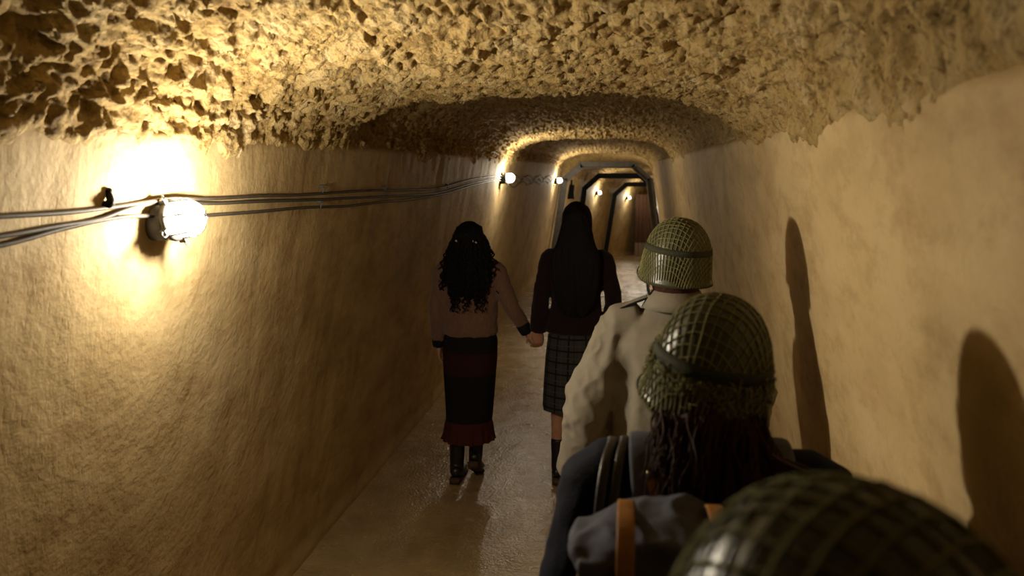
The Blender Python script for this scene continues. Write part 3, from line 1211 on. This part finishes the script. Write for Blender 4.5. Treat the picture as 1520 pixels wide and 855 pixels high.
def helmet(loc, rot, label, cell, ang, cord=.0012, hs=1.0, scrim=0, band_z=.10, size=1.0, lw=.125, ll=.147):
    root = empty('helmet', loc, 0, label, 'helmet', 'net-covered army helmets')
    root.scale = (size,) * 3
    root.rotation_euler = rot
    kw = dict(lw=lw, ll=ll, hs=hs)
    m = MB()
    n = 56
    arcs = np.linspace(.004, _arc[-1], 30)
    verts = [helm_pt(2 * math.pi * j / n, a, 0, **kw) for a in arcs for j in range(n)]
    arcs2 = arcs[::-1]
    verts += [helm_pt(2 * math.pi * j / n, a, -.004, **kw) for a in arcs2 for j in range(n)]
    faces = []
    k = 60
    for i in range(k - 1):
        for j in range(n):
            j2 = (j + 1) % n
            faces.append((i * n + j, (i + 1) * n + j, (i + 1) * n + j2, i * n + j2))
    faces += [tuple(range(n)), tuple((k - 1) * n + j for j in range(n - 1, -1, -1))]
    m.add(verts, faces)
    sh = m.build('shell', M['helmet'], root)
    m = MB()
    m.tube([helm_pt(2 * math.pi * j / n, _arc[-1], -.001, **kw) for j in range(n)], .0032, None, (0, 0, 1), 8, closed=True)
    m.build('rim', M['liner'] if scrim else M['band'], root)
    # net
    m = MB()
    La = _arc[-1] + .002
    ca, sa = math.cos(ang), math.sin(ang)
    kmax = int(.26 / cell)
    for fam in (0, 1):
        for i in range(-kmax, kmax + 1):
            c0 = (i + .5) * cell
            run = []
            for v in np.arange(-.27, .2701, .007):
                u0, v0 = (c0, v) if fam == 0 else (v, c0)
                wv = .0018 * math.sin(v * 60 + i * 2.1)
                u, w_ = u0 * ca - v0 * sa + wv, u0 * sa + v0 * ca + wv
                r = math.hypot(u, w_)
                if r < La:
                    run.append(helm_pt(math.atan2(w_, u), r, .0016 + .0004 * fam, **kw))
                elif len(run) > 3:
                    m.tube(run, cord, None, (0, 0, 1), 5)
                    run = []
                else:
                    run = []
            if len(run) > 3:
                m.tube(run, cord, None, (0, 0, 1), 5)
    m.build('net', M['net'], root)
    # elastic band
    m = MB()
    av = np.interp(-band_z, -_hp[:, 1], _arc)
    verts, nb = [], 56
    for j in range(nb):
        th = 2 * math.pi * j / nb
        for da, off in ((-.011, .001), (-.011, .0045), (.011, .0045), (.011, .001)):
            verts.append(helm_pt(th, av + da, off, **kw))
    faces = []
    for j in range(nb):
        j2 = (j + 1) % nb
        for q in range(4):
            q2 = (q + 1) % 4
            faces.append((j * 4 + q, j2 * 4 + q, j2 * 4 + q2, j * 4 + q2))
    m.add(verts, faces)
    m.build('band', M['band'], root)
    # gathered, frayed net along the band
    if scrim:
        m = MB()
        for i in range(scrim):
            th = random.uniform(0, 2 * math.pi)
            a = av + .014 + abs(random.gauss(0, .020))
            if a > _arc[-1]:
                a = _arc[-1]
            p = helm_pt(th, a, .003, **kw)
            pts = [p]
            d = vec(random.gauss(0, 1), random.gauss(0, 1), random.gauss(-.3, .8))
            for q in range(6):
                d = d * .6 + vec(random.gauss(0, 1), random.gauss(0, 1), random.gauss(0, .8))
                d /= np.linalg.norm(d)
                pr = pts[-1] + d * .008
                # stay just outside the shell
                th2 = math.atan2(pr[1] / ll, pr[0] / lw)
                a2 = np.interp(-pr[2] / hs, -_hp[:, 1], _arc)
                lim = helm_pt(th2, a2, .003 + .008 * random.random(), **kw)
                rr = math.hypot(lim[0], lim[1]) / max(1e-4, math.hypot(pr[0], pr[1]))
                pr = vec(pr[0] * rr, pr[1] * rr, pr[2])
                pts.append(pr)
            m.tube(pts, .0013, None, (0, 0, 1), 4, res=2)
        m.build('frayed_scrim', M['net'], root)
    # webbing strap under the left side
    m = MB()
    m.tube([helm_pt(math.pi - .1, _arc[-1], -.012, **kw), helm_pt(math.pi - .1, _arc[-1], -.014, **kw) + vec(.004, 0, -.03), helm_pt(math.pi, _arc[-1], -.02, **kw) + vec(.012, .01, -.06)], [.009] * 3, [.0015] * 3, (0, 1, 0), 8, res=3)
    m.build('chin_strap', M['leather_black'], root)
    return root


# ---- man in khaki jacket
def person_khaki():
    c = at_depth(1000, 500, 2.55)
    root = empty('person', (c[0], 2.55, 0), 0.0, 'person in khaki field jacket walking behind the two women, back turned', 'person')
    P = dict(head=(0.0, 0, 1.612), sh=1.47, hip=.98, w=.19,
             armL=((-.20, 0, 1.43), (-.275, -.05, 1.17), (-.298, .03, .93)),
             armR=((.20, 0, 1.43), (.25, -.04, 1.16), (.24, .04, .93)),
             handL=((.02, .15, -1), (1, .1, 0), (0, 1, 0), .4),
             handR=((0, .15, -1), (-1, .1, 0), (0, 1, 0), .4),
             legL=((-.10, 0, .96), (-.10, .05, .52), (-.10, -.08, .10), (-.10, .10, .04)),
             legR=((.10, 0, .96), (.10, .10, .52), (.10, .18, .10), (.10, .34, .04)))
    build_body(root, P)
    s = MB()
    spline_tube(s, [(0, 0, .80), (0, 0, .84), (0, 0, .98), (0, 0, 1.12), (0, -.005, 1.26), (0, -.008, 1.38), (0, -.008, 1.45), (0, -.008, 1.50), (0, -.012, 1.535)],
                [.228, .228, .222, .216, .216, .216, .185, .105, .066], [.150, .150, .140, .132, .142, .132, .108, .080, .066], n=28, rnd=.1)
    for k in ('L', 'R'):
        a, e, w_ = (vec(*q) for q in P['arm' + k])
        s.tube([a * vec(.55, 1, 1.02), a * vec(.95, 1, 1), a * .5 + e * .5, e, e * .5 + w_ * .5, w_ + (e - w_) * .02], [.070, .083, .078, .074, .070, .060], None, (0, 1, 0), 16, res=4, rnd=.2)

    def creases(co):
        ax = np.abs(co[:, 0])
        sl = sstep(.18, .24, ax)
        q = co * np.array([7, 5, 7]) + np.stack([co[:, 2] * 4, 0 * ax, -co[:, 0] * 5], 1)
        d = .020 * ridged(q * np.array([.55, .5, .62]), 1, 33) + .009 * ridged(q * 1.5, 2, 37) - .011
        q2 = np.stack([co[:, 0] * 16, co[:, 1] * 10, co[:, 2] * 4], 1)
        # vertical gathers behind the arm holes
        g = np.exp(-((ax - .17) / .05) ** 2) * np.exp(-((co[:, 2] - 1.27) / .13) ** 2)
        return d * (.5 + .6 * sl) + g * .045 * ridged(q2 * .8, 1, 44) - g * .020
    jk = s.skin('jacket', M['khaki'], root, .0075, 4, creases)
    # collar
    m = MB()
    n = 40
    verts, faces = [], []
    for q, (z0, r0, r1) in enumerate([(1.505, .078, .078), (1.535, .074, .076), (1.562, .070, .074), (1.575, .069, .073), (1.570, .076, .082), (1.545, .090, .096), (1.515, .104, .108)]):
        for j in range(n):
            th = 2 * math.pi * j / n
            verts.append((r0 * math.cos(th), -.014 + r1 * math.sin(th), z0 - .012 * max(0, math.sin(th))))
    for q in range(6):
        for j in range(n):
            j2 = (j + 1) % n
            faces.append((q * n + j, q * n + j2, (q + 1) * n + j2, (q + 1) * n + j))
    m.add(verts, faces)
    cl = m.build('collar', M['khaki'], root)
    so = cl.modifiers.new('solid', 'SOLIDIFY')
    so.thickness = .004
    for sg in (-1, 1):
        m = MB()
        m.tube([(sg * .075, -.005, 1.550), (sg * .125, -.004, 1.531), (sg * .178, -.002, 1.506), (sg * .222, 0, 1.474)], [.026, .026, .026, .022], [.004] * 4, (0, 1, 0), 12, exp=4, res=3)
        ep = m.build('shoulder_strap', M['khaki'], root)
        m = MB()
        m.tube([(sg * .07, -.034, 1.552), (sg * .125, -.034, 1.530), (sg * .178, -.032, 1.505), (sg * .222, -.026, 1.473)], .0035, None, (0, 1, 0), 6, res=3)
        m.build('strap_edge', M['black_cloth'], ep)
        a, e, w_ = (vec(*q) for q in P['arm' + ('L' if sg < 0 else 'R')])
        d = (w_ - e) / np.linalg.norm(w_ - e)
        MB().tube([w_ - d * .075, w_ - d * .06, w_ + d * .0, w_ + d * .012], [.062, .066, .064, .060], [.060, .063, .060, .056], (0, 1, 0), 20, rnd=.05).build('cuff', M['khaki'], root)
    # back seam down the jacket
    t = MB()
    for k in ('L', 'R'):
        h, kn, an, toe = (vec(*q) for q in P['leg' + k])
        t.tube([h + vec(0, 0, .08), h, h * .5 + kn * .5, kn, an + vec(0, 0, .12), an + vec(0, 0, .02)], [.11, .115, .10, .085, .078, .075], None, (1, 0, 0), 16, res=4, rnd=.3)
    t.skin('trousers', M['trouser'], root, .009, 3, folds((7, 7, 9), .008, 12))
    for k in ('L', 'R'):
        h, kn, an, toe = P['leg' + k]
        boot(root, (an[0], an[1], .09), (toe[0], toe[1], .045), (an[0], an[1] + .01, .22), .055)
    hr = MB()
    hz = 1.612
    hr.tube([(0, -.015, hz - .055), (0, -.016, hz - .01), (0, -.014, hz + .05), (0, -.012, hz + .10), (0, -.01, hz + .122)], [.068, .078, .078, .056, .02], [.076, .086, .090, .066, .024], (1, 0, 0), 18, res=3)
    hr.build('hair', M['hair_brown'], root)
    return root


# ---- woman with backpack
def person_navy():
    c = at_depth(1052, 600, 1.44)
    root = empty('person', (c[0], 1.44, 0), 0.0, 'person in navy coat with loose brown hair, carrying a grey backpack', 'person')
    P = dict(head=(0.0, .02, 1.535), sh=1.40, hip=.90, w=.17,
             armL=((-.195, 0, 1.365), (-.255, -.03, 1.10), (-.255, .06, .87)),
             armR=((.195, 0, 1.365), (.24, -.03, 1.10), (.24, .06, .87)),
             handL=((.02, .15, -1), (1, .1, 0), (0, 1, 0), .4),
             handR=((0, .15, -1), (-1, .1, 0), (0, 1, 0), .4),
             legL=((-.09, 0, .88), (-.09, .06, .48), (-.09, .12, .10), (-.09, .28, .04)),
             legR=((.09, 0, .88), (.09, .02, .48), (.09, -.10, .10), (.09, .05, .04)))
    build_body(root, P)
    s = MB()
    spline_tube(s, [(0, 0, .72), (0, 0, .78), (0, 0, .92), (0, 0, 1.08), (0, 0, 1.22), (0, 0, 1.33), (0, -.003, 1.395), (0, -.006, 1.435), (0, -.008, 1.465)],
                [.215, .21, .195, .180, .195, .205, .175, .115, .078], [.155, .15, .135, .118, .128, .122, .105, .085, .074], n=28, rnd=.12)
    for k in ('L', 'R'):
        a, e, w_ = (vec(*q) for q in P['arm' + k])
        s.tube([a * vec(.6, 1, 1), a, a * .5 + e * .5, e, e * .5 + w_ * .5, w_], [.070, .076, .070, .064, .060, .054], None, (0, 1, 0), 16, res=4, rnd=.25)
    s.skin('coat', M['navy'], root, .008, 4, folds((7, 7, 9), .008, 14))
    t = MB()
    for k in ('L', 'R'):
        h, kn, an, toe = (vec(*q) for q in P['leg' + k])
        t.tube([h + vec(0, 0, .06), h, h * .5 + kn * .5, kn, an + vec(0, 0, .03)], [.10, .10, .088, .068, .058], None, (1, 0, 0), 16, res=4, rnd=.3)
    t.skin('trousers', M['black_cloth'], root, .009, 3)
    for k in ('L', 'R'):
        h, kn, an, toe = P['leg' + k]
        boot(root, (an[0], an[1], .09), (toe[0], toe[1], .045), (an[0], an[1] + .01, .2), .052)
    h = MB()
    hz = 1.535
    h.tube([(0, .012, hz - .10), (0, .006, hz - .04), (0, .006, hz + .03), (0, .008, hz + .09), (0, .008, hz + .12)], [.088, .086, .080, .056, .02], [.078, .088, .090, .066, .024], (1, 0, 0), 20, res=3)
    h.tube([(0, -.045, hz - .03), (0, -.075, hz - .10), (.01, -.105, hz - .17), (.02, -.115, hz - .22)], [.085, .098, .090, .055], [.05, .045, .032, .014], (1, 0, 0), 18, res=3, rnd=.4)
    cap = h.skin('hair', M['hair_brown'], root, .007, 2, lambda co: .006 * fbm(co * np.array([50, 30, 6]), 2, 79))
    m = MB()
    for i in range(620):
        sd = random.choice((-1, -1, -1, 1, 1, 0))
        if sd:
            x0 = sd * random.uniform(.055, .092)
            y0 = random.uniform(-.075, .01)
        else:
            x0 = random.uniform(-.07, .07)
            y0 = -.09
        z0 = hz - random.uniform(.0, .05)
        ln = random.uniform(.08, .215)
        if sd > 0:
            x1, y1, z1 = x0 + random.uniform(.0, .035), y0 - random.uniform(.02, .06), z0 - ln * .62
        else:
            x1, y1, z1 = x0 * 1.08 + random.uniform(-.03, .02), y0 - random.uniform(.03, .075), z0 - ln
        wv = random.uniform(.003, .008)
        ph = random.random() * 6
        pts = []
        for q in range(13):
            t_ = q / 12
            pts.append((x0 + (x1 - x0) * t_ + wv * math.sin(ph + t_ * 7), y0 + (y1 - y0) * math.sin(t_ * 1.57) + wv * .6 * math.cos(ph + t_ * 7), z0 + (z1 - z0) * t_))
        m.tube(pts, [.0018 * (1 - .75 * (q / 12) ** 2) for q in range(13)], None, (1, 0, 0), 5)
    # a loose lock swinging out over the other shoulder
    for i in range(26):
        a = random.uniform(-.012, .012)
        b = random.uniform(-.015, .01)
        m.tube([(.06 + a, -.07 + b, hz - .02), (.085 + a, -.085 + b, hz - .065), (.115 + a * 1.6, -.085 + b, hz - .095 + a), (.150 + a * 2, -.07 + b, hz - .118 + a * 1.5)], [.0036, .0036, .003, .0008], None, (0, 1, 0), 5, res=4)
    m.build('locks', M['hair_brown'], cap)
    return root, c


def make_backpack(c):
    root = empty('backpack', (c[0], 1.44, .0), 0, 'grey-blue canvas backpack with tan leather straps on the navy coat', 'backpack')
    B = vec(-.075, -.235, 0)          # centre of the pack behind the back
    UP = .045
    b = MB()
    zs = [.94, .96, 1.02, 1.12, 1.22, 1.295, 1.335, 1.352]
    hw = [.130, .142, .148, .150, .148, .140, .122, .085]
    hd = [.070, .085, .092, .095, .095, .084, .058, .024]
    b.tube([(B[0], B[1], z) for z in zs], hw, hd, (1, 0, 0), 40, exp=3.4, res=3, rnd=.1)
    body = b.skin('pack_body', M['canvas'], root, .0065, 3, lambda co: .015 * ridged(co * np.array([8, 8, 11]), 2, 61) + .004 * fbm(co * 24, 2, 62) - .012)
    # lid over the top
    b = MB()
    b.tube([(B[0] - .142, B[1] - .004, 1.318), (B[0] - .07, B[1] - .006, 1.345), (B[0], B[1] - .006, 1.350), (B[0] + .07, B[1] - .006, 1.345), (B[0] + .142, B[1] - .004, 1.318)], [.085, .098, .102, .098, .085], [.028, .034, .036, .034, .028], (0, 1, 0), 24, exp=2.6, res=4, rnd=.5)
    b.box((B[0], B[1] - .098, 1.235), (.285, .012, .20), (.03, 0, 0))
    b.skin('lid', M['canvas'], root, .006, 4, lambda co: .016 * ridged(co * np.array([10, 8, 12]), 2, 64) + .003 * fbm(co * 30, 2, 65) - .014)
    # tan leather straps over the lid
    for x in (-.072, .066):
        m = MB()
        X = B[0] + x
        m.tube([(X, B[1] + .060, 1.352), (X, B[1] + .02, 1.377), (X, B[1] - .055, 1.379), (X, B[1] - .106, 1.350), (X, B[1] - .123, 1.28), (X, B[1] - .121, 1.15), (X, B[1] - .114, 1.02), (X, B[1] - .10, .96)], [.0135] * 8, [.0026] * 8, (1, 0, 0), 12, exp=5, res=5)
        st = m.build('leather_strap', M['leather_tan'], root)
        m = MB()
        q = [(X - .019, B[1] - .121, 1.07), (X + .019, B[1] - .121, 1.07), (X + .019, B[1] - .121, 1.035), (X - .019, B[1] - .121, 1.035)]
        m.tube(q, .0022, None, (0, 1, 0), 6, closed=True)
        m.build('buckle', M['rivet'], st)
    # tan piping on the side
    for sg in (-1, 1):
        m = MB()
        m.tube([(B[0] + sg * .128, B[1] - .078, 1.33), (B[0] + sg * .146, B[1] - .070, 1.26), (B[0] + sg * .150, B[1] - .068, 1.12), (B[0] + sg * .143, B[1] - .066, .98)], .0045, None, (0, 1, 0), 8, res=5)
        m.build('piping', M['leather_tan'], root)
    m = MB()
    m.box((B[0] + .012, B[1] - .108, 1.045), (.085, .012, .11))
    m.build('leather_patch', simple('dark_leather', (.13, .04, .015), .6), root, False, .004)
    for ch in [o for o in COL.objects if o.parent == root]:
        ch.location.z = UP
    # shoulder straps
    for sg in (-1, 1):
        m = MB()
        X = sg * .115
        m.tube([(X * .75 + B[0] * .3, -.140, 1.285), (X * .95, -.125, 1.385), (X, -.075, 1.446), (X, -.01, 1.462), (X * .98, .06, 1.43), (X * .95, .115, 1.33), (X * .95, .125, 1.18), (X * 1.3, .05, 1.02), (X * 1.35, -.12, .99)],
               [.027] * 7 + [.018] * 2, [.006] * 7 + [.004] * 2, (1, 0, 0), 14, exp=4, res=5)
        ss = m.build('shoulder_strap', M['canvas'], root)
        m = MB()
        m.ball((X * .97 + .004, -.105, 1.428), .006, 10, 6)
        m.build('rivet', M['rivet'], ss)
        m = MB()
        m.tube([(X * .75 + B[0] * .3 + .01, -.150, 1.29), (X * .92 + .012, -.134, 1.375), (X * .97 + .008, -.112, 1.420)], [.009] * 3, [.003] * 3, (1, 0, 0), 8, exp=4, res=4)
        m.build('strap_tab', M['leather_tan'], ss)
    return root


# ---- shoulder-bag strap: black, over the near shoulder of the navy coat
def make_bag_strap(c):
    root = empty('bag_strap', (c[0], 1.44, 0), 0, 'black leather double bag strap over the navy coat shoulder', 'strap')
    for k, dx in enumerate((0, -.024)):
        m = MB()
        m.tube([(-.150 + dx, -.152, 1.12), (-.165 + dx, -.150, 1.24), (-.168 + dx, -.128, 1.35), (-.160 + dx, -.078, 1.425), (-.150 + dx, -.01, 1.452 - k * .006), (-.152 + dx, .06, 1.425), (-.160 + dx, .12, 1.33)], [.0095] * 7, [.004] * 7, (1, 0, 0), 10, exp=3, res=5)
        m.build('strap', M['leather_black'], root)
    return root


# ---- person right in front
def person_front():
    c = at_depth(1270, 703, .52)
    root = empty('person', (c[0] - .0, .52, 0), 0.0, 'person in dark coat under the large helmet, walking last behind the backpack', 'person')
    P = dict(head=(0.0, .0, 1.54), sh=1.385, hip=.92, w=.18,
             armL=((-.19, 0, 1.35), (-.235, -.02, 1.09), (-.235, .06, .86)),
             armR=((.19, 0, 1.35), (.235, -.02, 1.09), (.235, .06, .86)),
             handL=((.02, .15, -1), (1, .1, 0), (0, 1, 0), .4),
             handR=((0, .15, -1), (-1, .1, 0), (0, 1, 0), .4),
             legL=((-.09, 0, .90), (-.09, .06, .48), (-.09, .10, .10), (-.09, .26, .04)),
             legR=((.09, 0, .90), (.09, .02, .48), (.09, -.10, .10), (.09, .05, .04)))
    build_body(root, P)
    s = MB()
    spline_tube(s, [(0, 0, .80), (0, 0, .95), (0, 0, 1.10), (0, 0, 1.24), (0, 0, 1.33), (0, -.003, 1.39), (0, -.006, 1.44)],
                [.205, .195, .185, .20, .20, .16, .08], [.145, .135, .12, .125, .115, .095, .072], n=24, rnd=.12)
    for k in ('L', 'R'):
        a, e, w_ = (vec(*q) for q in P['arm' + k])
        s.tube([a * vec(.6, 1, 1), a, a * .5 + e * .5, e, e * .5 + w_ * .5, w_], [.066, .07, .066, .06, .056, .05], None, (0, 1, 0), 14, res=4, rnd=.25)
    s.skin('coat', M['black_cloth'], root, .009, 4)
    t = MB()
    for k in ('L', 'R'):
        h, kn, an, toe = (vec(*q) for q in P['leg' + k])
        t.tube([h + vec(0, 0, .06), h, h * .5 + kn * .5, kn, an + vec(0, 0, .03)], [.10, .10, .088, .068, .058], None, (1, 0, 0), 14, res=4, rnd=.3)
    t.skin('trousers', M['trouser'], root, .01, 3)
    for k in ('L', 'R'):
        h, kn, an, toe = P['leg' + k]
        boot(root, (an[0], an[1], .09), (toe[0], toe[1], .045), (an[0], an[1] + .01, .2), .052)
    h = MB()
    h.tube([(0, -.01, 1.49), (0, -.014, 1.55), (0, -.012, 1.62), (0, -.01, 1.67)], [.078, .086, .078, .03], [.086, .096, .088, .035], (1, 0, 0), 18, res=3)
    h.build('hair', M['hair_black'], root)
    return c


person_curly()
person_straight()
person_khaki()
c1 = at_depth(1001, 500, 2.55)
helmet((c1[0], 2.55, 1.643), Euler((math.radians(7), math.radians(0), math.radians(38))), 'olive netted helmet above the khaki jacket collar', .019, math.radians(30), .0014, .98, 0, .070, size=.89, lw=.122, ll=.133)
_, c2 = person_navy()
helmet((c2[0], 1.46, 1.556), Euler((math.radians(10), math.radians(0), math.radians(52))), 'olive netted helmet with frayed scrim, above brown hair and backpack', .022, math.radians(14), .0016, 1.08, 210, .056, size=.90, lw=.119, ll=.128)
make_backpack(c2)
make_bag_strap(c2)
c3 = person_front()
helmet((c3[0], .52, 1.545), Euler((math.radians(0), math.radians(3), math.radians(14))), 'olive netted helmet of the last walker, large and out of focus', .0205, math.radians(28), .0017, 1.0, 0, .03, size=1.1)
